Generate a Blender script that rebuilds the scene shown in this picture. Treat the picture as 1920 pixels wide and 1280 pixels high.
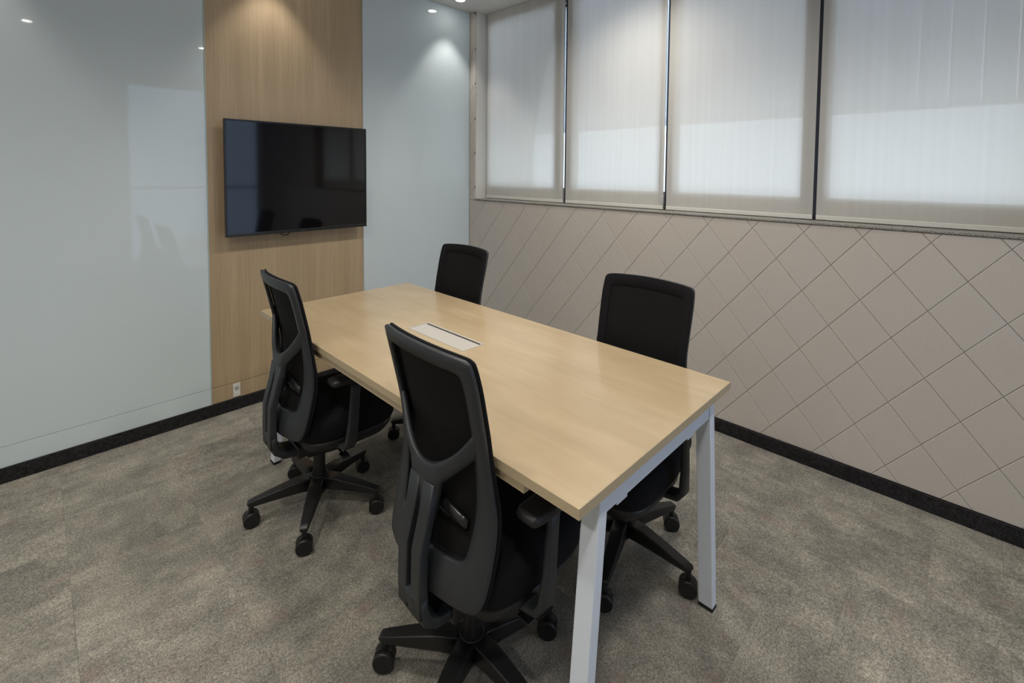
import bpy, bmesh, math, random
from mathutils import Vector, Matrix
random.seed(4)
S = bpy.context.scene
for o in list(bpy.data.objects):
    bpy.data.objects.remove(o)
C = S.collection
PI = math.pi

# ------------------------------------------------------------------ camera
cd = bpy.data.cameras.new('camera')
cam = bpy.data.objects.new('camera', cd); C.objects.link(cam)
yaw, pit, rol = math.radians(45.7014), math.radians(-2.6599), math.radians(0.5048)
f = Vector((math.sin(yaw)*math.cos(pit), math.cos(yaw)*math.cos(pit), math.sin(pit)))
r = Vector((math.cos(yaw), -math.sin(yaw), 0)); u = r.cross(f)
r2 = r*math.cos(rol)+u*math.sin(rol); u2 = -r*math.sin(rol)+u*math.cos(rol)
M = Matrix((r2, u2, -f)).transposed().to_4x4(); M.translation = Vector((-2.9428, -3.4464, 1.594))
cam.matrix_world = M
cd.sensor_width = 36; cd.lens = 882.475*36/1920; cd.shift_y = -(640-363.0)/1920
cd.clip_start = 0.05; cd.clip_end = 200
S.camera = cam
# ------------------------------------------------------------------ world, light, exposure
W = bpy.data.worlds.new('world'); S.world = W; W.use_nodes = True
wn = W.node_tree.nodes; wn['Background'].inputs['Color'].default_value = (0.72, 0.84, 1.0, 1)
wn['Background'].inputs['Strength'].default_value = 1.25
S.view_settings.view_transform = 'Standard'; S.view_settings.look = 'None'
S.view_settings.gamma = 1; S.view_settings.use_curve_mapping = False
S.view_settings.exposure = 1.45
LAMP_W = 10.0; WIDE_W = 42.0; LAMP_COL = (1.0, 0.94, 0.85)
ROOM_X0, ROOM_Y0, CEIL = -5.2, -5.9, 3.083

# ------------------------------------------------------------------ materials
def mat(name, col, rough=0.5, metal=0.0, spec=0.5, coat=0.0):
    m = bpy.data.materials.new(name); m.use_nodes = True
    b = m.node_tree.nodes['Principled BSDF']
    b.inputs['Base Color'].default_value = (*col, 1); b.inputs['Roughness'].default_value = rough
    b.inputs['Metallic'].default_value = metal; b.inputs['Specular IOR Level'].default_value = spec
    b.inputs['Coat Weight'].default_value = coat
    return m
class N:
    def __init__(s, m): s.t = m.node_tree; s.b = s.t.nodes.get('Principled BSDF')
    def n(s, kind, **kw):
        x = s.t.nodes.new(kind)
        for k, v in kw.items():
            if k in x.inputs.keys(): x.inputs[k].default_value = v
            else: setattr(x, k, v)
        return x
    def l(s, a, b): s.t.links.new(a, b)
    def coords(s, scale=(1, 1, 1), kind='Object', rnd=False):
        tc = s.n('ShaderNodeTexCoord'); mp = s.n('ShaderNodeMapping'); mp.inputs['Scale'].default_value = scale
        s.l(tc.outputs[kind], mp.inputs['Vector'])
        if rnd:
            oi = s.n('ShaderNodeObjectInfo'); mu = s.n('ShaderNodeMath', operation='MULTIPLY'); mu.inputs[1].default_value = 37.0
            s.l(oi.outputs['Random'], mu.inputs[0]); s.l(mu.outputs[0], mp.inputs['Location'])
        return mp.outputs['Vector']
    def noise(s, vec, scale, detail=4, rough=0.5):
        x = s.n('ShaderNodeTexNoise'); x.inputs['Scale'].default_value = scale; x.inputs['Detail'].default_value = detail
        x.inputs['Roughness'].default_value = rough; s.l(vec, x.inputs['Vector']); return x.outputs['Fac']
    def ramp(s, fac, stops):
        x = s.n('ShaderNodeValToRGB'); e = x.color_ramp.elements
        while len(e) < len(stops): e.new(0.5)
        for el, (p, c) in zip(e, stops): el.position = p; el.color = (*c, 1)
        s.l(fac, x.inputs['Fac']); return x.outputs['Color']
    def mix(s, fac, a, b, mode='MIX'):
        x = s.n('ShaderNodeMixRGB', blend_type=mode)
        for i, v in ((0, fac), (1, a), (2, b)):
            if hasattr(v, 'links') or hasattr(v, 'is_linked'): s.l(v, x.inputs[i])
            elif i == 0: x.inputs[0].default_value = v
            else: x.inputs[i].default_value = (*v, 1)
        return x.outputs[0]
    def bump(s, h, strength=0.2, dist=0.002):
        x = s.n('ShaderNodeBump'); x.inputs['Strength'].default_value = strength; x.inputs['Distance'].default_value = dist
        s.l(h, x.inputs['Height']); s.l(x.outputs['Normal'], s.b.inputs['Normal'])
    def col(s, c): s.l(c, s.b.inputs['Base Color'])

M_plaster = mat('white_plaster', (0.72, 0.71, 0.69), 0.9)
M_wallpaint = mat('grey_wall_paint', (0.78, 0.78, 0.76), 0.85)
M_ceiling = mat('ceiling_paint', (0.72, 0.71, 0.69), 0.9)
M_backglass = mat('back_painted_glass', (0.60, 0.685, 0.725), 0.03, spec=0.5)
M_glassedge = mat('glass_edge', (0.42, 0.50, 0.46), 0.3)

M_oak = mat('oak_veneer', (0.4, 0.28, 0.17), 0.45)
n = N(M_oak); v = n.coords((38, 38, 0.9)); a = n.noise(v, 2.2, 6, 0.6); v2 = n.coords((5, 5, 0.25)); b = n.noise(v2, 2, 3)
c = n.ramp(a, [(0.25, (0.39, 0.292, 0.185)), (0.5, (0.44, 0.335, 0.215)), (0.78, (0.495, 0.382, 0.252))])
c2 = n.ramp(b, [(0.35, (0.93, 0.91, 0.88)), (0.65, (1.04, 1.03, 1.02))]); n.col(n.mix(1.0, c, c2, 'MULTIPLY')); n.bump(a, 0.08, 0.001)

M_maple = mat('maple_laminate', (0.55, 0.4, 0.22), 0.24, coat=0.15)
n = N(M_maple); v = n.coords((12, 0.9, 12)); a = n.noise(v, 2.0, 6, 0.6); v2 = n.coords((2.5, 1.2, 1)); b = n.noise(v2, 2.5, 4)
c = n.ramp(a, [(0.3, (0.390, 0.300, 0.184)), (0.7, (0.438, 0.342, 0.216))]); c2 = n.ramp(b, [(0.4, (0.95, 0.94, 0.92)), (0.62, (1.03, 1.03, 1.03))])
n.col(n.mix(1.0, c, c2, 'MULTIPLY')); M_mapleedge = mat('maple_edge_band', (0.47, 0.38, 0.25), 0.4)

M_tile = mat('wall_panel_tile', (0.33, 0.29, 0.262), 0.55)
n = N(M_tile); v = n.coords((1, 6, 1), 'Object', True); a = n.noise(v, 30, 3)
oi = n.n('ShaderNodeObjectInfo'); hs = n.ramp(oi.outputs['Random'], [(0, (0.545, 0.495, 0.455)), (0.5, (0.555, 0.51, 0.47)), (1, (0.535, 0.505, 0.47))])
n.col(n.mix(0.25, hs, n.ramp(a, [(0.3, (0.51, 0.465, 0.425)), (0.7, (0.59, 0.55, 0.51))])))
M_groove = mat('tile_joint', (0.27, 0.24, 0.215), 0.9)

M_granite = mat('black_granite', (0.02, 0.02, 0.022), 0.5, spec=0.25)
n = N(M_granite); v = n.coords((1, 1, 1)); a = n.noise(v, 130, 4, 0.8); b = n.noise(v, 45, 3)
n.col(n.mix(0.5, n.ramp(a, [(0.45, (0.006, 0.006, 0.007)), (0.70, (0.075, 0.073, 0.080))]), n.ramp(b, [(0.4, (0.006, 0.006, 0.007)), (0.7, (0.025, 0.024, 0.028))])))
M_sill = mat('grey_granite', (0.25, 0.24, 0.22), 0.5)
n = N(M_sill); v = n.coords((1, 1, 1)); a = n.noise(v, 160, 3, 0.7)
n.col(n.ramp(a, [(0.38, (0.09, 0.088, 0.08)), (0.62, (0.40, 0.39, 0.36))]))

M_carpet = mat('carpet_pile', (0.2, 0.19, 0.17), 0.95, spec=0.1)
n = N(M_carpet)
fine = n.noise(n.coords((1, 1, 1), 'Object', True), 330, 2, 0.7)
fine2 = n.noise(n.coords((1, 1, 1), 'Object', True), 120, 4, 0.8)
streak = n.noise(n.coords((2.2, 6, 1), 'Object', True), 2.6, 7, 0.75)
blot = n.noise(n.coords((1, 1, 1), 'Object', True), 5.5, 5, 0.6)
pink = n.noise(n.coords((1.4, 2.2, 1), 'Object', True), 5.0, 3, 0.5)
c = n.ramp(streak, [(0.34, (0.218, 0.206, 0.180)), (0.50, (0.262, 0.250, 0.220)), (0.66, (0.308, 0.294, 0.255))])
c2 = n.ramp(blot, [(0.38, (0.76, 0.765, 0.77)), (0.62, (1.11, 1.10, 1.07))])
c = n.mix(1.0, c, c2, 'MULTIPLY')
c3 = n.ramp(fine, [(0.36, (0.50, 0.49, 0.48)), (0.64, (1.5, 1.5, 1.5))]); c = n.mix(0.75, c, c3, 'MULTIPLY')
c4 = n.ramp(fine2, [(0.40, (0.52, 0.52, 0.53)), (0.60, (1.45, 1.45, 1.44))]); c = n.mix(0.6, c, c4, 'MULTIPLY')
pf = n.ramp(pink, [(0.60, (0, 0, 0)), (0.74, (0.4, 0.4, 0.4))]); bw = n.n('ShaderNodeRGBToBW'); n.l(pf, bw.inputs[0])
n.col(n.mix(bw.outputs[0], c, (0.25, 0.16, 0.145))); n.bump(fine, 0.6, 0.003)
M_subfloor = mat('subfloor', (0.07, 0.065, 0.06), 0.95)

M_frame_plastic = mat('dark_grey_plastic', (0.022, 0.025, 0.030), 0.45)
M_base_plastic = mat('black_nylon', (0.009, 0.009, 0.010), 0.42)
M_gloss_plastic = mat('glossy_black_plastic', (0.015, 0.015, 0.017), 0.22)
M_fabric = mat('black_upholstery', (0.009, 0.009, 0.011), 0.9, spec=0.15)
n = N(M_fabric); n.bump(n.noise(n.coords((1, 1, 1)), 600, 2), 0.3, 0.001)
M_pad = mat('black_armrest_pad', (0.010, 0.010, 0.012), 0.5)
M_steel = mat('white_powder_coated_steel', (0.74, 0.81, 0.92), 0.35)
M_chrome = mat('chrome', (0.8, 0.8, 0.8), 0.12, 1.0)
M_rubber = mat('black_rubber', (0.01, 0.01, 0.01), 0.7)
M_alu = mat('pale_window_frame', (0.45, 0.46, 0.46), 0.45)
M_darkframe = mat('dark_window_mullion', (0.03, 0.04, 0.07), 0.4)
M_jamb = mat('window_reveal', (0.66, 0.65, 0.61), 0.7)
M_white = mat('white_plastic', (0.70, 0.69, 0.66), 0.35)
M_dark = mat('dark_recess', (0.02, 0.02, 0.02), 0.6)
M_flap = mat('brushed_silver_flap', (0.52, 0.49, 0.45), 0.4, 0.25)
M_screen = mat('tv_screen', (0.004, 0.004, 0.005), 0.06, spec=0.5)
M_tvbody = mat('tv_black', (0.008, 0.008, 0.009), 0.3)
M_louver = mat('exterior_slat_paint', (0.80, 0.81, 0.84), 0.8)
n = N(M_louver); tl = n.n('ShaderNodeBsdfTranslucent'); tl.inputs[0].default_value = (0.88, 0.89, 0.92, 1); mx = n.n('ShaderNodeMixShader'); mx.inputs[0].default_value = 0.6
out = n.t.nodes['Material Output']; n.l(n.b.outputs[0], mx.inputs[1]); n.l(tl.outputs[0], mx.inputs[2]); n.l(mx.outputs[0], out.inputs['Surface'])

# mesh fabric with fine open weave: partly see-through
M_mesh = mat('mesh_weave', (0.0075, 0.0075, 0.008), 0.85, spec=0.15)
n = N(M_mesh); tr = n.n('ShaderNodeBsdfTransparent'); mx = n.n('ShaderNodeMixShader'); mx.inputs[0].default_value = 0.003
out = n.t.nodes['Material Output']; n.l(n.b.outputs[0], mx.inputs[1]); n.l(tr.outputs[0], mx.inputs[2]); n.l(mx.outputs[0], out.inputs['Surface'])

# roller-blind fabric: translucent with slight openness
M_blind = bpy.data.materials.new('blind_fabric'); M_blind.use_nodes = True
n = N(M_blind); n.t.nodes.remove(n.b)
v = n.coords((1, 1, 1)); wv = n.noise(n.coords((1, 14, 0.15)), 2.2, 3)
fc = n.ramp(wv, [(0.35, (0.74, 0.735, 0.71)), (0.65, (0.79, 0.785, 0.76))])
df = n.n('ShaderNodeBsdfDiffuse'); tl = n.n('ShaderNodeBsdfTranslucent'); tp = n.n('ShaderNodeBsdfTransparent')
n.l(fc, df.inputs[0]); tl.inputs[0].default_value = (0.90, 0.81, 0.72, 1)
m1 = n.n('ShaderNodeMixShader'); m1.inputs[0].default_value = 0.37; n.l(df.outputs[0], m1.inputs[1]); n.l(tl.outputs[0], m1.inputs[2])
m2 = n.n('ShaderNodeMixShader'); m2.inputs[0].default_value = 0.05; n.l(m1.outputs[0], m2.inputs[1]); n.l(tp.outputs[0], m2.inputs[2])
n.l(m2.outputs[0], n.t.nodes['Material Output'].inputs['Surface'])

# clear window glass
M_glass = bpy.data.materials.new('window_glass'); M_glass.use_nodes = True
n = N(M_glass); n.t.nodes.remove(n.b)
tp = n.n('ShaderNodeBsdfTransparent'); tp.inputs[0].default_value = (0.9, 0.94, 0.95, 1); gl = n.n('ShaderNodeBsdfGlossy'); gl.inputs['Roughness'].default_value = 0.0
fr = n.n('ShaderNodeFresnel'); m1 = n.n('ShaderNodeMixShader'); n.l(fr.outputs[0], m1.inputs[0]); n.l(tp.outputs[0], m1.inputs[1]); n.l(gl.outputs[0], m1.inputs[2])
n.l(m1.outputs[0], n.t.nodes['Material Output'].inputs['Surface'])
M_tinted = M_glass.copy(); M_tinted.name = 'tinted_window_glass'
for nd in M_tinted.node_tree.nodes:
    if nd.type == 'BSDF_TRANSPARENT': nd.inputs[0].default_value = (0.60, 0.64, 0.70, 1)
M_lamp = bpy.data.materials.new('lamp_diffuser'); M_lamp.use_nodes = True
b = M_lamp.node_tree.nodes['Principled BSDF']; b.inputs['Emission Color'].default_value = (1, 0.96, 0.88, 1); b.inputs['Emission Strength'].default_value = 14

# ------------------------------------------------------------------ mesh helpers
def link(name, bm, m, parent=None, smooth=False, bevel=0, seg=2, sub=0):
    me = bpy.data.meshes.new(name); bmesh.ops.recalc_face_normals(bm, faces=bm.faces[:]); bm.to_mesh(me); bm.free()
    o = bpy.data.objects.new(name, me); C.objects.link(o); me.materials.append(m)
    if parent is not None: o.parent = parent
    if smooth:
        for p in me.polygons: p.use_smooth = True
    if bevel:
        b = o.modifiers.new('bevel', 'BEVEL'); b.width = bevel; b.segments = seg; b.limit_method = 'ANGLE'; b.angle_limit = math.radians(40)
        w = o.modifiers.new('wn', 'WEIGHTED_NORMAL'); w.keep_sharp = False
        for p in me.polygons: p.use_smooth = True
    if sub:
        s = o.modifiers.new('sub', 'SUBSURF'); s.levels = sub; s.render_levels = sub
    return o
def box(bm, x0, x1, y0, y1, z0, z1):
    v = [bm.verts.new((x, y, z)) for x in (x0, x1) for y in (y0, y1) for z in (z0, z1)]
    for q in ((0, 1, 3, 2), (4, 6, 7, 5), (0, 4, 5, 1), (2, 3, 7, 6), (0, 2, 6, 4), (1, 5, 7, 3)): bm.faces.new([v[i] for i in q])
def boxes(*bs):
    bm = bmesh.new()
    for b in bs: box(bm, *b)
    return bm
def loft(bm, rings, cap=True, closed=True):
    R = [[bm.verts.new(p) for p in r] for r in rings]
    for a, b in zip(R, R[1:]):
        n = len(a)
        for i in range(n if closed else n-1): bm.faces.new((a[i], a[(i+1) % n], b[(i+1) % n], b[i]))
    if cap: bm.faces.new(R[0][::-1]); bm.faces.new(R[-1])
    return R
def lathe(bm, prof, cx=0, cy=0, cz=0, n=24, axis='z'):
    def P(r, h, a):
        c, s = r*math.cos(a), r*math.sin(a)
        return {'z': (cx+c, cy+s, cz+h), 'y': (cx+c, cy+h, cz+s), 'x': (cx+h, cy+c, cz+s)}[axis]
    loft(bm, [[P(r, h, 2*PI*i/n) for i in range(n)] for r, h in prof])
def sweep(bm, path, sizes, side=Vector((0, 1, 0)), k=8, power=4.0):
    """rounded-rectangle section swept along a path; sizes = (width along side, thickness)"""
    rings = []
    for i, p in enumerate(path):
        p = Vector(p); a = Vector(path[max(i-1, 0)]); b = Vector(path[min(i+1, len(path)-1)])
        t = (b-a).normalized(); s = (side-t*side.dot(t)).normalized(); nn = t.cross(s)
        w, h = sizes[i]; ring = []
        for j in range(k*2):
            q = 2*PI*(j+0.5)/(k*2); c, d = math.cos(q), math.sin(q)
            x = math.copysign(abs(c)**(2/power), c)*w/2; y = math.copysign(abs(d)**(2/power), d)*h/2
            ring.append(p+s*x+nn*y)
        rings.append(ring)
    loft(bm, rings)
def empty(name, loc, rz=0, label=None, cat=None, group=None):
    o = bpy.data.objects.new(name, None); C.objects.link(o); o.location = loc; o.rotation_euler = (0, 0, rz); o.empty_display_size = 0.1
    tag(o, label, cat, group); return o
def tag(o, label=None, cat=None, group=None, kind=None):
    for k, v in (('label', label), ('category', cat), ('group', group), ('kind', kind)):
        if v: o[k] = v
    return o
def struct(name, bm, m, label, cat, **kw): return tag(link(name, bm, m, **kw), label, cat, None, 'structure')

# ------------------------------------------------------------------ room shell
FLZ = -0.008
floor = struct('floor', boxes((ROOM_X0-0.1, 0.35, ROOM_Y0-0.1, 0.12, -0.12, FLZ)), M_subfloor, 'grey-beige mottled carpet tile floor under the table and chairs', 'floor')
ceiling = struct('ceiling', boxes((ROOM_X0-0.1, 0.35, ROOM_Y0-0.1, 0.12, CEIL, CEIL+0.12)), M_ceiling, 'white painted ceiling with a recessed downlight near the corner', 'ceiling')
wall_left = struct('wall_left', boxes((ROOM_X0-0.1, 0.012, 0.008, 0.12, FLZ, CEIL)), M_wallpaint, 'wall of pale blue glass panels and an oak panel behind the television', 'wall')
WY0, WY1, SILL, RX = -3.72, -0.08, 1.3253, 0.195       # window opening along the right wall
wall_right = struct('wall_right', boxes((0.008, 0.35, ROOM_Y0-0.1, 0.008, FLZ, SILL-0.002), (0.008, 0.35, WY1, 0.008, SILL-0.002, CEIL), (0.008, 0.35, ROOM_Y0-0.1, WY0, SILL-0.002, CEIL)),
    M_groove, 'beige diamond tiled wall under the row of roller blinds', 'wall')
BX0, BX1, BZ0, BZ1 = -1.9, -0.03, 0.10, 2.95          # bare window in the back wall, behind the camera
wall_back = struct('wall_back', boxes((ROOM_X0-0.1, BX0, ROOM_Y0-0.12, ROOM_Y0, FLZ, CEIL), (BX1, 0.008, ROOM_Y0-0.12, ROOM_Y0, FLZ, CEIL),
    (BX0, BX1, ROOM_Y0-0.12, ROOM_Y0, FLZ, BZ0), (BX0, BX1, ROOM_Y0-0.12, ROOM_Y0, BZ1, CEIL)), M_wallpaint, 'painted wall behind the camera with one bare window', 'wall')
wall_side = struct('wall_side', boxes((ROOM_X0-0.1, ROOM_X0, ROOM_Y0, 0.008, FLZ, CEIL)), M_plaster, 'plain painted wall on the near left side of the room', 'wall')

# left wall cladding
gx = [(ROOM_X0, -2.166), (-1.098, -0.002)]
for x0, x1 in gx:
    for z0, z1 in ((0.078, 0.183), (0.185, CEIL-0.001)):
        o = link('glass_panel', boxes((x0, x1, -0.002, 0.008, z0, z1)), M_backglass, wall_left, bevel=0.0008, seg=1)
for z0, z1 in ((0.078, 0.181), (0.1835, CEIL-0.001)):
    o = link('oak_panel', boxes((-2.160, -1.103, 0.0, 0.008, z0, z1)), M_oak, wall_left, bevel=0.0008, seg=1); o['label'] = 'vertical grain oak veneer panel'
for x in (-2.166, -1.1035):
    link('edge_strip', boxes((x, x+0.0055, -0.0045, 0.008, 0.078, CEIL-0.001)), M_glassedge if x < -2 else M_alu, wall_left)
bl = struct('baseboard_left', boxes((ROOM_X0, -0.012, -0.012, 0.008, 0, 0.078)), M_granite, 'black granite baseboard along the glass and oak wall', 'baseboard', bevel=0.001, seg=1)
br = struct('baseboard_right', boxes((-0.012, 0.008, ROOM_Y0, 0.008, 0, 0.078)), M_granite, 'black granite baseboard along the diamond tiled wall', 'baseboard', bevel=0.001, seg=1)

# diamond tiles on the right wall
LW, LH, s0, z0 = 0.2604, 0.3236, 1.6294, 1.1163
def clip(poly, axis, val, keep_less):
    out = []
    for i in range(len(poly)):
        a, b = poly[i], poly[(i+1) % len(poly)]
        ia = (a[axis] <= val) == keep_less; ib = (b[axis] <= val) == keep_less
        if ia: out.append(a)
        if ia != ib:
            t = (val-a[axis])/(b[axis]-a[axis]); out.append((a[0]+t*(b[0]-a[0]), a[1]+t*(b[1]-a[1])))
    return out
def inset(poly, d):
    n = len(poly); out = []
    for i in range(n):
        p0, p1, p2 = Vector(poly[i-1]), Vector(poly[i]), Vector(poly[(i+1) % n])
        e1 = (p1-p0).normalized(); e2 = (p2-p1).normalized(); n1 = Vector((-e1.y, e1.x)); n2 = Vector((-e2.y, e2.x))
        den = 1+n1.dot(n2); out.append(tuple(p1+(n1+n2)*(d/max(den, 0.25))))
    return out
def area(p): return abs(sum(p[i-1][0]*p[i][1]-p[i][0]*p[i-1][1] for i in range(len(p))))/2
def tile_obj(poly):
    cx = sum(p[0] for p in poly)/len(poly); cz = sum(p[1] for p in poly)/len(poly)
    rings = [[(0.008, -p[0], p[1]) for p in inset(poly, 0.0008)], [(0.0016, -p[0], p[1]) for p in inset(poly, 0.0008)], [(0, -p[0], p[1]) for p in inset(poly, 0.0030)]]
    bm = bmesh.new(); loft(bm, [[(x, y+cx, z-cz) for x, y, z in r] for r in rings])
    o = link('tile', bm, M_tile, wall_right); o.location = (0, -cx, cz); return o
regions = [(0.0, -ROOM_Y0, 0.0795, SILL-0.001, 4.75), (0.0, -WY1, SILL+0.001, CEIL-0.002, 9)]
full = None
for (sa, sb, za, zb, smax) in regions:
    for rr in range(-14, 10):
        for cc in range(-16, 32):
            if (rr+cc) % 2: continue
            cs, cz = s0+cc*LW/2, z0-rr*LH/2+0.0
            cz -= LH/2*1.0; 
            # diamond centred between lattice vertices
            P = [(cs-LW/2, cz), (cs, cz-LH/2), (cs+LW/2, cz), (cs, cz+LH/2)]
            q = P
            for ax, val, less in ((0, sa+0.001, False), (0, min(sb, smax), True), (1, za, False), (1, zb, True)):
                q = clip(q, ax, val, less)
                if len(q) < 3: break
            if len(q) < 3 or area(q) < 0.0012: continue
            # drop near-duplicate points
            qq = [p for i, p in enumerate(q) if (Vector(p)-Vector(q[i-1])).length > 0.006]
            if len(qq) < 3: continue
            if abs(area(qq)-LW*LH/2) < 1e-6:
                if full is None: full = tile_obj(qq)
                else:
                    o = full.copy(); o.location = (0, -cs, cz); C.objects.link(o)
            else: tile_obj(qq)
# plain beige lining of the wall stretch beyond the tiles, outside the picture
M_beige = mat('beige_wall_paint', (0.50, 0.455, 0.415), 0.7)
link('wall_lining', boxes((0.0, 0.008, ROOM_Y0, -4.751, 0.079, CEIL-0.001)), M_beige, wall_right)
link('wall_lining', boxes((0.0, 0.008, -4.749, WY0, SILL, CEIL-0.001)), M_beige, wall_right)

# carpet tiles
TS = 0.435
bm = boxes((-TS/2+0.0003, TS/2-0.0003, -TS/2+0.0003, TS/2-0.0003, FLZ+0.0005, 0))
proto = link('carpet_tile', bm, M_carpet, floor); first = True
for i in range(-7, 6):
    x = -2.44+TS*(i+0.5)
    if x < ROOM_X0+0.1 or x > 0.1: continue
    for j in range(15):
        y = -0.12-TS*j+(TS/2 if i % 2 else 0)
        if y < ROOM_Y0-0.1 or y > 0.1: continue
        if first: o = proto; first = False
        else: o = proto.copy(); C.objects.link(o)
        o.location = (x, y, 0); o.rotation_euler = (0, 0, PI/2 if random.random() < (0.8 if x > -1.35 else 0.12) else 0)

# ------------------------------------------------------------------ window wall: sill, reveal, frames, glass, blinds
win = struct('window_1', boxes((RX-0.032, RX+0.03, WY0, WY1, SILL+0.012, SILL+0.137), (RX-0.03, RX+0.03, WY0, WY1, CEIL-0.1, CEIL-0.002), (RX-0.03, RX+0.03, WY1-0.05, WY1, SILL+0.012, CEIL), (RX-0.03, RX+0.03, WY0, WY0+0.06, SILL+0.012, CEIL)),
    M_alu, 'strip window behind the four pale roller blinds', 'window')
link('reveal', boxes((0.009, 0.3, WY1-0.003, WY1, SILL+0.012, CEIL-0.001)), M_jamb, win, bevel=0.001, seg=1)
link('window_sill', boxes((-0.006, 0.3, WY0, WY1-0.0, SILL, SILL+0.012)), M_sill, win, bevel=0.0015, seg=1)
BLX = 0.13
edges = [(-0.108, -1.036), (-1.062, -1.916), (-1.938, -2.812), (-2.829, -3.70)]
for nm, a, b in (('mullion', -1.119, -1.026), ('side_plate', -1.012, -0.923), ('mullion', -1.985, -1.913), ('side_plate', -1.901, -1.867), ('mullion', -2.872, -2.741)):
    link(nm, boxes((0.158, 0.164, a, b, SILL+0.0125, CEIL-0.003)), M_darkframe, win)
for a, b in ((-1.119, -1.06), (-1.985, -1.93), (-2.872, -2.80)):
    link('mullion', boxes((RX-0.02, RX+0.03, a, b, SILL+0.137, CEIL-0.1)), M_darkframe, win, bevel=0.002, seg=1)
ys = [WY1-0.05, -1.06, -1.119, -1.93, -1.985, -2.80, -2.872, WY0+0.06]
for i in range(0, 8, 2):
    link('pane', boxes((RX-0.003, RX+0.003, ys[i+1], ys[i], SILL+0.137, CEIL-0.1)), M_glass, win)
bl_labels = ['narrow-looking pale grey roller blind nearest the glass-panelled corner', 'pale grey roller blind second from the glass-panelled corner',
             'pale grey roller blind second from the right edge of the photo', 'widest-looking pale roller blind at the right edge of the photo']
for (a, b), lab in zip(edges, bl_labels):
    r_ = empty('roller_blind', (BLX, (a+b)/2, 1.342), 0, lab, 'blind', 'roller blinds along the window wall')
    h = abs(a-b)/2; bm = bmesh.new(); NY, NZ = 10, 14
    top = CEIL-0.003-1.342
    rings = []
    g = [[bm.verts.new((0.0012*math.sin(j*1.7+a*5), -h+2*h*j/NY, 0.022+(top-0.022)*k/NZ)) for j in range(NY+1)] for k in range(NZ+1)]
    for k in range(NZ):
        for j in range(NY): bm.faces.new((g[k][j], g[k][j+1], g[k+1][j+1], g[k+1][j]))
    link('blind_fabric', bm, M_blind, r_, smooth=True)
    link('bottom_bar', boxes((-0.004, 0.004, -h, h, 0, 0.024)), M_jamb, r_, bevel=0.002)
    bm = bmesh.new(); lathe(bm, [(0.011, -h), (0.011, h)], 0.014, 0, top-0.014, 16, 'y'); link('roller_tube', bm, M_jamb, r_, smooth=False)
    if lab.startswith('pale grey roller blind second from the glass'):
        bm = bmesh.new(); sweep(bm, [(-0.012, -h-0.004, top), (-0.012, -h-0.004, 0.6), (-0.012, -h-0.004, 0.05)], [(0.003, 0.003)]*3, Vector((1, 0, 0)), 4, 2)
        link('pull_chain', bm, M_white, r_)
        bm = bmesh.new(); box(bm, -0.02, -0.005, -h-0.010, -h+0.002, 0.045, 0.095); link('chain_weight', bm, M_alu, r_, bevel=0.003)

# exterior louvre screen outside the window (dims the upper half)
lv = empty('louver_screen', (0.62, -2.1, 2.0), 0, 'pale upright slats of a sun screen outside, dim behind the blinds', 'screen')
bm = boxes((-0.006, 0.006, -0.063, 0.063, 0, 1.7)); proto = link('slat', bm, M_louver, lv); proto.location = (0, -2.6, 0); proto.rotation_euler = (0, 0, 0.25)
for i in range(1, 42):
    o = proto.copy(); C.objects.link(o); o.location = (0, -2.6+i*0.13, 0)
link('rail', boxes((-0.02, 0.02, -2.7, 2.8, -0.03, 0.0)), M_louver, lv)
link('rail', boxes((-0.02, 0.02, -2.7, 2.8, 1.7, 1.73)), M_louver, lv)

# bare window in the back wall (seen only in reflections)
w2 = struct('window_2', boxes((BX0, BX0+0.05, ROOM_Y0-0.09, ROOM_Y0-0.03, BZ0, BZ1), (BX1-0.05, BX1, ROOM_Y0-0.09, ROOM_Y0-0.03, BZ0, BZ1), (BX0, BX1, ROOM_Y0-0.09, ROOM_Y0-0.03, BZ0, BZ0+0.05),
    (BX0, BX1, ROOM_Y0-0.09, ROOM_Y0-0.03, BZ1-0.05, BZ1), (BX0, BX1, ROOM_Y0-0.09, ROOM_Y0-0.03, 1.27, 1.30)), M_alu, 'bare window behind the camera, seen only as a reflection in the television', 'window')
for za, zb in ((BZ0+0.05, 1.27), (1.30, BZ1-0.05)):
    link('pane', boxes((BX0+0.05, BX1-0.05, ROOM_Y0-0.063, ROOM_Y0-0.057, za, zb)), M_tinted, w2)

# ------------------------------------------------------------------ ceiling downlights
def downlight(x, y, lab, wide=True):
    t = empty('ceiling_downlight', (x, y, CEIL-0.0005), 0, lab, 'light', 'recessed ceiling downlights')
    bm = bmesh.new(); lathe(bm, [(0.036, 0), (0.036, -0.0035), (0.046, -0.0045), (0.05, -0.002), (0.05, 0)], n=28); 
    link('trim_ring', bm, M_white, t, smooth=True)
    bm = bmesh.new(); lathe(bm, [(0.035, -0.001), (0.035, -0.005), (0.02, -0.0065)], n=28); link('lamp_lens', bm, M_lamp, t, smooth=False)
    L = bpy.data.lights.new('spot_lamp', 'SPOT'); L.energy = WIDE_W if wide else LAMP_W; L.color = LAMP_COL; L.spot_size = math.radians(150 if wide else 76); L.spot_blend = 1.0 if wide else 0.55; L.shadow_soft_size = 0.12 if wide else 0.035
    lo = bpy.data.objects.new('spot_lamp', L); C.objects.link(lo); lo.parent = t; lo.location = (0, 0, -0.012)
    return t
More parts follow.
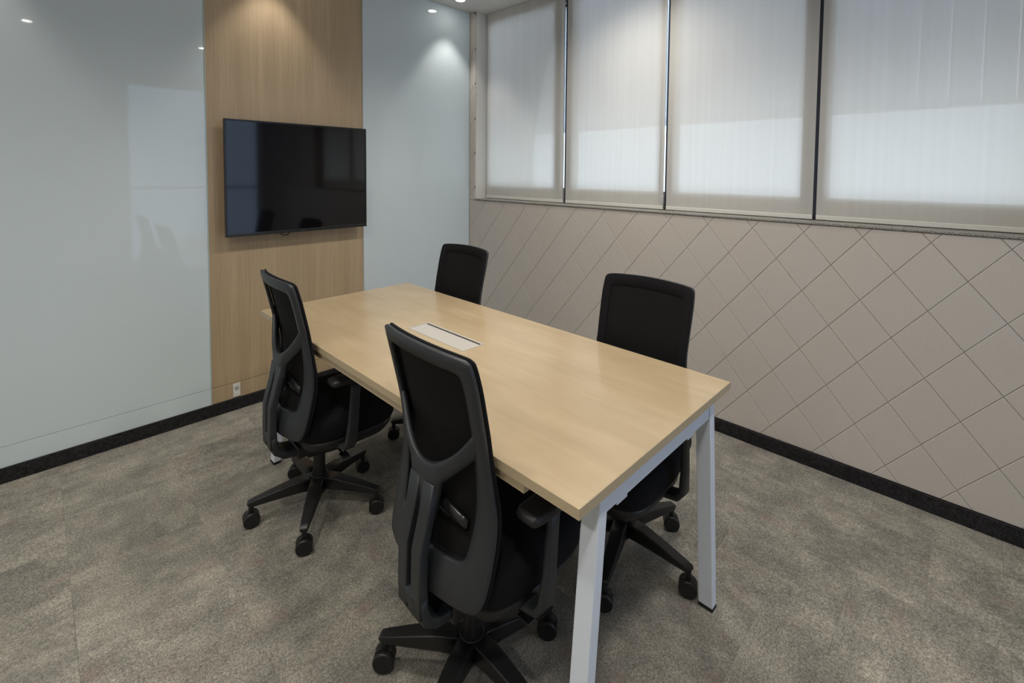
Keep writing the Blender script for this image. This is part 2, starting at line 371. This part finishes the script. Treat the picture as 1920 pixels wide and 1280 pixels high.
lights = [(-0.285, -0.205, 'round white downlight in the ceiling corner beside the first blind', False),
          (-1.415, -3.40, 'round white downlight overhead, mirrored as a glint at the oak panel edge', True),
          (-2.92, -3.47, 'round white downlight overhead, mirrored as a glint at the upper left of the glass panel', True),
          (-1.79, -0.205, 'round white downlight in the ceiling above the television, out of view', False),
          (-3.30, -0.205, 'round white downlight in the ceiling above the left glass panel, out of view', False),
          (-0.45, -1.80, 'added fill downlight in the ceiling between the table and the blinds, out of view', True),  # unseen lamp added to brighten the dim far end of the tiled wall
          (-1.415, -1.80, 'added fill downlight in the ceiling above the middle of the table, out of view', True),  # from here down: unseen lamps added to raise the overall room light
          (-2.92, -1.80, 'added fill downlight in the ceiling above the left-hand chairs, out of view', True),
          (-4.42, -1.80, 'added fill downlight in the ceiling near the side wall, out of view', True),
          (-4.42, -3.40, 'added fill downlight in the ceiling behind the camera, out of view', True)]
for a in lights: downlight(*a)

# ------------------------------------------------------------------ television
TX0, TX1, TZ0, TZ1, TY = -2.090, -1.125, 1.163, 1.913, -0.100
tw, th = (TX1-TX0)/2, (TZ1-TZ0)/2
tv = empty('television', ((TX0+TX1)/2, 0, (TZ0+TZ1)/2), 0, 'black flat screen television mounted on the oak panel', 'television')
link('housing', boxes((-tw+0.002, tw-0.002, TY+0.006, TY+0.03, -th+0.002, th-0.002), (-tw*0.7, tw*0.7, TY+0.03, TY+0.055, -th*0.75, th*0.65)), M_tvbody, tv, bevel=0.003)
link('bezel', boxes((-tw, tw, TY, TY+0.012, th-0.012, th), (-tw, tw, TY, TY+0.012, -th, -th+0.02), (-tw, -tw+0.011, TY, TY+0.012, -th+0.02, th-0.012), (tw-0.011, tw, TY, TY+0.012, -th+0.02, th-0.012)), M_tvbody, tv, bevel=0.0015)
link('screen', boxes((-tw+0.011, tw-0.011, TY+0.003, TY+0.008, -th+0.02, th-0.012)), M_screen, tv)
o = link('emblem', boxes((-0.017, 0.017, TY-0.0008, TY+0.002, -th+0.007, -th+0.012)), M_chrome, tv)
link('wall_mount', boxes((-0.2, 0.2, -0.014, -0.001, -0.15, 0.15), (-0.17, -0.13, TY+0.055, -0.014, -0.2, 0.2), (0.13, 0.17, TY+0.055, -0.014, -0.2, 0.2)), M_base_plastic, tv, bevel=0.002)
bm = bmesh.new(); path = [(-0.16+0.11*t/10, -0.045, -th+0.03-0.053*math.sin(PI*t/10)**0.8) for t in range(11)]
sweep(bm, path, [(0.006, 0.006)]*11, Vector((0, 1, 0)), 4, 2); link('cable', bm, M_rubber, tv, smooth=True)

# ------------------------------------------------------------------ wall outlet
t = empty('wall_outlet', (-2.0195, 0, 0.131), 0, 'small white wall socket low on the oak panel by the baseboard', 'outlet')
link('cover_plate', boxes((-0.022, 0.022, -0.007, -0.0002, -0.044, 0.044)), M_white, t, bevel=0.002)
bm = bmesh.new(); lathe(bm, [(0.015, -0.0005), (0.015, -0.0078), (0.0125, -0.0078), (0.012, -0.0072)], 0, 0, 0.012, 20, 'y'); o = link('socket', bm, M_alu, t, smooth=False)
for x in (-0.005, 0.005):
    bm = bmesh.new(); lathe(bm, [(0.0022, -0.0075), (0.0022, -0.0085)], x, 0, 0.012, 8, 'y'); link('pin_hole', bm, M_dark, o)
link('switch', boxes((-0.010, 0.010, -0.009, -0.0065, -0.030, -0.014)), M_white, t, bevel=0.001)

# ------------------------------------------------------------------ table
TBX0, TBX1, TBY0, TBY1, TH, TT = -2.098, -1.1833, -2.8462, -0.7455, 0.84, 0.028
table = empty('meeting_table', ((TBX0+TBX1)/2, (TBY0+TBY1)/2, 0), -0.0034, 'long maple-topped meeting table on white splayed steel legs', 'table')
hw, hl = (TBX1-TBX0)/2, (TBY1-TBY0)/2
CX, CY0, CY1 = 0.007, 0.195-0.0, 0.0
# tabletop with a real opening for the cable box
ox0, ox1, oy0, oy1 = -1.690-(TBX0+TBX1)/2, -1.578-(TBX0+TBX1)/2, -1.945-(TBY0+TBY1)/2, -1.540-(TBY0+TBY1)/2
bm = bmesh.new(); xs = [-hw, ox0, ox1, hw]; yy = [-hl, oy0, oy1, hl]
gt = [[[bm.verts.new((x, y, z)) for y in yy] for x in xs] for z in (TH-TT, TH)]
for i in range(3):
    for j in range(3):
        if i == 1 and j == 1: continue
        for k, fl in ((0, 1), (1, 0)):
            q = [gt[k][i][j], gt[k][i+1][j], gt[k][i+1][j+1], gt[k][i][j+1]]; bm.faces.new(q[::-1] if fl else q)
def wall(a, b):
    bm.faces.new((gt[0][a[0]][a[1]], gt[0][b[0]][b[1]], gt[1][b[0]][b[1]], gt[1][a[0]][a[1]]))
for i in range(3):
    wall((i, 0), (i+1, 0)); wall((i+1, 3), (i, 3)); wall((0, i+1), (0, i)); wall((3, i), (3, i+1))
wall((1, 1), (1, 2)); wall((1, 2), (2, 2)); wall((2, 2), (2, 1)); wall((2, 1), (1, 1))
o = link('tabletop', bm, M_maple, table, bevel=0.0012, seg=1)
link('edge_band', boxes((-hw-0.0012, hw+0.0012, -hl-0.0012, -hl+0.0002, TH-TT+0.0008, TH-0.0008), (-hw-0.0012, hw+0.0012, hl-0.0002, hl+0.0012, TH-TT+0.0008, TH-0.0008), (-hw-0.0012, -hw+0.0002, -hl, hl, TH-TT+0.0008, TH-0.0008), (hw-0.0002, hw+0.0012, -hl, hl, TH-TT+0.0008, TH-0.0008)), M_mapleedge, table)
for sy in (-1, 1):
    yf = sy*(hl-0.014); yb = sy*(hl-0.066); y0_, y1_ = min(yf, yb), max(yf, yb)
    for sx in (-1, 1):
        bm = bmesh.new(); xt, xf = sx*0.332, sx*0.408; w = 0.0185
        loft(bm, [[(xf-w, y0_, 0.012), (xf+w, y0_, 0.012), (xf+w, y1_, 0.012), (xf-w, y1_, 0.012)], [(xt-w, y0_, TH-TT-0.001), (xt+w, y0_, TH-TT-0.001), (xt+w, y1_, TH-TT-0.001), (xt-w, y1_, TH-TT-0.001)]])
        leg = link('leg', bm, M_steel, table, bevel=0.003)
        link('foot_cap', boxes((xf-w-0.001, xf+w+0.001, y0_-0.001, y1_+0.001, 0, 0.013)), M_rubber, leg, bevel=0.002)
    link('crossbar', boxes((-0.316, 0.316, y0_+0.003, y1_-0.003, TH-TT-0.064, TH-TT-0.001)), M_steel, table, bevel=0.003)
    for x in (-0.235, 0.185):
        link('bracket', boxes((x-0.025, x+0.025, min(yf, yb-sy*0.01)+0.008, max(yf, yb-sy*0.01)-0.008, TH-TT-0.078, TH-TT-0.0645)), M_steel, table, bevel=0.002)
for x in (-0.235, 0.185):
    link('beam', boxes((x-0.02, x+0.02, -hl+0.08, hl-0.08, TH-TT-0.042, TH-TT-0.001)), M_steel, table, bevel=0.002)
for sx in (-1, 1):
    xa, xb = sorted((sx*(hw-0.008), sx*(hw-0.028)))
    link('under_rail', boxes((xa, xb, -2.67-(TBY0+TBY1)/2, hl-0.2, TH-TT-0.030, TH-TT-0.0005)), M_mapleedge, table, bevel=0.001, seg=1)
# cable box set in the table top
link('cable_tray', boxes((ox0+0.002, ox1-0.002, oy0+0.002, oy1-0.002, TH-0.06, TH-0.055), (ox0+0.001, ox0+0.004, oy0+0.001, oy1-0.001, TH-0.06, TH-0.002), (ox1-0.004, ox1-0.001, oy0+0.001, oy1-0.001, TH-0.06, TH-0.002)), M_dark, table)
link('cable_flap', boxes((ox0+0.004, ox1-0.016, oy0+0.004, oy1-0.004, TH-0.006, TH+0.001)), M_flap, table, bevel=0.0015)
link('flap_frame', boxes((ox0-0.004, ox0+0.003, oy0-0.004, oy1+0.004, TH-0.003, TH+0.0015), (ox1-0.005, ox1+0.004, oy0-0.004, oy1+0.004, TH-0.003, TH+0.0015), (ox0+0.003, ox1-0.005, oy0-0.004, oy0+0.003, TH-0.003, TH+0.0015), (ox0+0.003, ox1-0.005, oy1-0.003, oy1+0.004, TH-0.003, TH+0.0015)), M_flap, table)

# ------------------------------------------------------------------ office chair
def interp(tab, z):
    if z <= tab[0][0]: return tab[0][1]
    if z >= tab[-1][0]: return tab[-1][1]
    k = max(i for i in range(len(tab)-1) if tab[i][0] <= z)
    def m(i):
        a, b = tab[max(i-1, 0)], tab[min(i+1, len(tab)-1)]; return (b[1]-a[1])/(b[0]-a[0])
    h = tab[k+1][0]-tab[k][0]; t = (z-tab[k][0])/h
    return (2*t**3-3*t*t+1)*tab[k][1]+(t**3-2*t*t+t)*h*m(k)+(3*t*t-2*t**3)*tab[k+1][1]+(t**3-t*t)*h*m(k+1)
XB = [(0.40, -0.152), (0.46, -0.138), (0.58, -0.110), (0.70, -0.090), (0.85, -0.100), (1.0, -0.131), (1.13, -0.163)]
def bx(y, z, off=0.0):      # surface of the back: edges wrap forward
    return interp(XB, z)-0.034*(1-min(1, (abs(y)/0.225))**2)+off
def cat(pts, m):            # closed catmull-rom
    out = []; n = len(pts)
    for i in range(n):
        p0, p1, p2, p3 = (Vector(pts[(i+k-1) % n]) for k in range(4))
        for j in range(m):
            t = j/m; out.append(0.5*((2*p1)+(p2-p0)*t+(2*p0-5*p1+4*p2-p3)*t*t+(3*p1-p0-3*p2+p3)*t**3))
    return out
def mirror(h): return h+[(-y, z) for y, z in h[::-1] if y > 1e-6]
OUT = mirror([(0, 1.134), (0.10, 1.132), (0.175, 1.128), (0.198, 1.122), (0.207, 1.106), (0.210, 1.05), (0.209, 0.99), (0.207, 0.92), (0.206, 0.85), (0.213, 0.77), (0.225, 0.69), (0.230, 0.61), (0.226, 0.53), (0.218, 0.482), (0.197, 0.458), (0.12, 0.448), (0, 0.440)])
INN = mirror([(0, 1.088), (0.09, 1.086), (0.150, 1.083), (0.167, 1.076), (0.173, 1.060), (0.175, 1.02), (0.174, 0.97), (0.172, 0.91), (0.170, 0.85), (0.168, 0.78), (0.166, 0.71), (0.162, 0.645), (0.156, 0.595), (0.146, 0.565), (0.120, 0.552), (0.07, 0.546), (0, 0.540)])
def ring(bm, off, th, grow_out=0.0, grow_in=0.0, m=3):
    O = cat(OUT, m); I = cat(INN, m); n = len(O); secs = []
    for o_, i_ in zip(O, I):
        d = (o_-i_); L = d.length; d /= L; a = i_-d*grow_in; b = o_+d*grow_out
        prof = [(0.0, 0.3), (0.05, 0.06), (0.5, -0.06), (0.95, 0.06), (1.0, 0.3), (1.0, 0.85), (0.96, 1.0), (0.04, 1.0), (0.0, 0.85)]   # back side is slightly domed
        sec = []
        for s, q in prof:
            p = a+(b-a)*s; sec.append((bx(p.x, p.y)+off-th+th*q, p.x, p.y))
        secs.append(sec)
    R = [[bm.verts.new(p) for p in s] for s in secs]; k = len(R[0])
    for i in range(n):
        A, B = R[i], R[(i+1) % n]
        for j in range(k): bm.faces.new((A[j], A[(j+1) % k], B[(j+1) % k], B[j]))
def make_chair(name):
    t = bpy.data.objects.new(name, None); C.objects.link(t); t.empty_display_size = 0.1
    # --- back
    bm = bmesh.new(); ring(bm, -0.006, 0.016); bs = link('back_shell', bm, M_frame_plastic, t, smooth=True)
    bm = bmesh.new(); ring(bm, 0.006, 0.010, 0.0015, 0.0); link('mesh_frame', bm, M_fabric, t, smooth=True)
    bm = bmesh.new(); I = cat(INN, 3); n = len(I); cen = Vector((0, 0.82)); R = []
    for s in (1.03, 0.85, 0.65, 0.45, 0.25):
        rr = []
        for p in I:
            q = Vector((p.x*s, cen.y+(p.y-cen.y)*s)); rr.append(bm.verts.new((bx(q.x, q.y, 0.002), q.x, q.y)))
        R.append(rr)
    for a, b in zip(R, R[1:]):
        for i in range(n): bm.faces.new((a[i], a[(i+1) % n], b[(i+1) % n], b[i]))
    c0 = bm.verts.new((bx(0, cen.y, 0.002), 0, cen.y))
    for i in range(n): bm.faces.new((R[-1][i], R[-1][(i+1) % n], c0))
    link('mesh_back', bm, M_mesh, t, smooth=True)
    # --- rear Y support: two wings and a slotted spine
    bm = bmesh.new(); NY = 24; secs = []
    for i in range(NY+1):
        y = -0.195+0.39*i/NY; k = abs(y)/0.195
        zu = 0.788+0.160*k**2.0; zl = 0.690+0.175*k**1.15
        if abs(y) < 0.055: zl = 0.625
        off = -0.008-0.046*(1-k**1.8); sec = []
        for s, d in ((0, 0.010), (0.06, -0.003), (0.3, -0.007), (0.7, -0.009), (0.94, -0.005), (1, 0.008), (0.9, 0.013), (0.1, 0.014)):
            z = zl+(zu-zl)*s; sec.append((bx(y, z)+off+d, y, z))
        secs.append(sec)
    loft(bm, secs)
    for sy in (-1, 1):
        path = [(bx(0, .72)-0.052, sy*0.0335, 0.735), (bx(0, .65)-0.058, sy*0.0335, 0.66), (-0.213, sy*0.0335, 0.56), (-0.215, sy*0.0335, 0.45), (-0.212, sy*0.0335, 0.38)]
        sweep(bm, path, [(0.047, 0.022), (0.046, 0.026), (0.045, 0.028), (0.045, 0.030), (0.046, 0.032)], k=10, power=9)
    sweep(bm, [(-0.2145, 0, 0.44), (-0.212, 0, 0.40), (-0.200, 0, 0.362), (-0.165, 0, 0.334), (-0.11, 0, 0.325), (-0.04, 0, 0.335)], [(0.112, 0.031), (0.114, 0.032), (0.116, 0.034), (0.112, 0.034), (0.105, 0.034), (0.10, 0.034)], k=10, power=7)
    link('spine', bm, M_frame_plastic, t, smooth=True)
    # --- lumbar adjuster
    bm = bmesh.new(); secs = []
    for i in range(13):
        y = -0.135+0.27*i/12; k = abs(y)/0.135; zc = 0.655-0.012*k; hh = 0.027*(1-0.45*k**3)
        secs.append([(bx(y, zc)-0.010+dx, y, zc+dz*hh) for dx, dz in ((0.006, -1), (-0.002, -1), (-0.007, 0), (-0.002, 1), (0.006, 1))])
    loft(bm, secs)
    lp = link('lumbar_pad', bm, M_gloss_plastic, t, smooth=True)
    bm = bmesh.new(); sweep(bm, [(bx(0, .66)-0.018, 0, 0.61), (bx(0, .66)-0.022, 0, 0.66), (bx(0, .7)-0.020, 0, 0.725)], [(0.03, 0.012)]*3); 
    box(bm, bx(0, .65)-0.03, bx(0, .65)-0.012, 0.05, 0.08, 0.64, 0.672); link('lumbar_slider', bm, M_gloss_plastic, lp, smooth=False)
    # --- seat
    bm = bmesh.new(); rings = []
    def foot(s, z, dx=0):
        out = []
        for j in range(40):
            a = 2*PI*j/40; c, d = math.cos(a), math.sin(a); e = 2/4.5
            x = 0.085+dx+math.copysign(abs(c)**e, c)*0.225*s; y = math.copysign(abs(d)**e, d)*0.235*s*(1-0.06*max(0, -c))
            zz = z-0.030*max(0, (x-0.20)/0.11)**2 if z > 0.49 else z
            out.append((x, y, zz))
        return out
    rings = [foot(0.86, 0.412), foot(0.96, 0.418), foot(0.995, 0.434), foot(1.0, 0.485), foot(0.985, 0.512), foot(0.93, 0.526), foot(0.80, 0.532), foot(0.5, 0.528), foot(0.15, 0.526)]
    loft(bm, rings); st = link('seat', bm, M_fabric, t, smooth=True)
    bm = bmesh.new(); rings = [foot(0.62, 0.346), foot(0.84, 0.356), foot(0.95, 0.395), foot(0.95, 0.417)]; loft(bm, rings); link('seat_shell', bm, M_base_plastic, t, smooth=True)
    # --- tilt mechanism and levers
    link('tilt_mechanism', boxes((-0.12, 0.09, -0.065, 0.065, 0.298, 0.350), (-0.07, 0.05, -0.048, 0.048, 0.275, 0.299)), M_base_plastic, t, bevel=0.008)
    bm = bmesh.new(); sweep(bm, [(0.03, -0.05, 0.326), (0.035, -0.15, 0.324), (0.035, -0.185, 0.322)], [(0.010, 0.010)]*3, Vector((1, 0, 0)), 6, 2)
    box(bm, 0.018, 0.052, -0.225, -0.180, 0.316, 0.328); link('height_lever', bm, M_gloss_plastic, t, bevel=0.002)
    # --- column
    bm = bmesh.new(); lathe(bm, [(0.031, 0.075), (0.031, 0.17), (0.027, 0.175), (0.027, 0.30), (0.023, 0.305), (0.023, 0.330)], n=20); link('gas_column', bm, M_base_plastic, t, smooth=False, bevel=0.001)
    # --- armrests
    for sy in (-1, 1):
        bm = bmesh.new()
        sweep(bm, [(0.030, sy*0.10, 0.372), (0.030, sy*0.21, 0.380), (0.032, sy*0.256, 0.390), (0.034, sy*0.274, 0.415), (0.042, sy*0.280, 0.50), (0.050, sy*0.282, 0.62), (0.056, sy*0.282, 0.690)],
              [(0.06, 0.022), (0.06, 0.026), (0.058, 0.028), (0.052, 0.026), (0.046, 0.022), (0.042, 0.020), (0.045, 0.020)], Vector((1, 0, 0)), 8)
        arm = link('armrest', bm, M_frame_plastic, t, smooth=True)
        bm = bmesh.new(); rings = []
        for s, z in ((0.85, 0.688), (0.97, 0.692), (1.0, 0.702), (0.97, 0.712), (0.85, 0.717)):
            rr = []
            for j in range(24):
                a = 2*PI*j/24; c, d = math.cos(a), math.sin(a); e = 2/6
                rr.append((0.055+math.copysign(abs(c)**e, c)*0.115*s, sy*0.278+math.copysign(abs(d)**e, d)*0.040*(0.5+0.5*s)*s, z))
            rings.append(rr)
        loft(bm, rings); link('arm_pad', bm, M_pad, arm, smooth=True)
    return t
def add_base(t, ang):
    hub = bmesh.new(); lathe(hub, [(0.030, 0.072), (0.046, 0.100), (0.048, 0.140), (0.040, 0.158), (0.030, 0.162)], n=25); link('base_hub', hub, M_base_plastic, t, smooth=False, bevel=0.002)
    for k in range(5):
        a = math.radians(ang+72*k); d = Vector((math.cos(a), math.sin(a), 0)); s = Vector((-d.y, d.x, 0))
        bm = bmesh.new(); path = [d*0.025+Vector((0, 0, 0.128)), d*0.10+Vector((0, 0, 0.128)), d*0.19+Vector((0, 0, 0.118)), d*0.270+Vector((0, 0, 0.107)), d*0.292+Vector((0, 0, 0.103)), d*0.296+Vector((0, 0, 0.100))]
        sweep(bm, path, [(0.060, 0.060), (0.056, 0.052), (0.047, 0.038), (0.036, 0.026), (0.032, 0.023), (0.026, 0.016)], s, 12, 12)
        link('base_arm', bm, M_base_plastic, t, smooth=True)
        cp = d*0.285; wa = a+[0.9, -0.6, 1.7, 0.2, -1.2][k]; ax = Vector((math.cos(wa), math.sin(wa), 0)); fw = Vector((-ax.y, ax.x, 0))
        Rm = Matrix((fw, ax, Vector((0, 0, 1)))).transposed()
        bm = bmesh.new(); lathe(bm, [(0.011, 0.045), (0.011, 0.100)], n=10)
        # hood between the wheels
        hood = [(0.034*math.cos(q), 0.034*math.sin(q)) for q in [PI*j/8 for j in range(9)]]
        loft(bm, [[(x, -0.008, 0.034+z) for x, z in hood], [(x, 0.008, 0.034+z) for x, z in hood]])
        for v in bm.verts: v.co = Rm @ v.co + cp
        cs = link('caster', bm, M_base_plastic, t, smooth=False)
        for sg in (-1, 1):
            bm = bmesh.new(); y0 = sg*0.009; y1 = sg*0.026
            prof = [(0.010, y0), (0.030, y0), (0.034, y0+sg*0.003), (0.034, y1-sg*0.004), (0.030, y1), (0.012, y1-sg*0.002)]
            lathe(bm, prof, 0, 0, 0.034, 22, 'y')
            for v in bm.verts: v.co = Rm @ v.co + cp
            w = link('wheel', bm, M_base_plastic, cs, smooth=False, bevel=0.001, seg=1)
proto_chair = make_chair('office_chair')
def copy_tree(o, parent=None):
    c = o.copy(); C.objects.link(c); c.parent = parent
    for ch in [x for x in bpy.data.objects if x.parent == o]: copy_tree(ch, c)
    return c
# x, y, facing (deg), world angle of the first base arm, label
chairs = [(-2.013, -2.381, -1.8, -16, 'black mesh-back swivel chair nearest the camera, on the near left of the table'),
          (-2.019, -1.282, -2.5, 18.5, 'black mesh-back swivel chair by the oak panel, far left of the table'),
          (-1.252, -1.225, 180.0, -5, 'black swivel chair behind the table nearest the room corner, only its backrest clear'),
          (-1.243, -2.452, 180.0, -18, 'black swivel chair between the table and the diamond tiled wall, near the right end')]
copies = [proto_chair]+[copy_tree(proto_chair) for _ in chairs[1:]]
for t, (x, y, fa, ba, lab) in zip(copies, chairs):
    t.location = (x, y, 0); t.rotation_euler = (0, 0, math.radians(fa)); tag(t, lab, 'chair', 'office chairs around the meeting table')
    add_base(t, ba-fa)
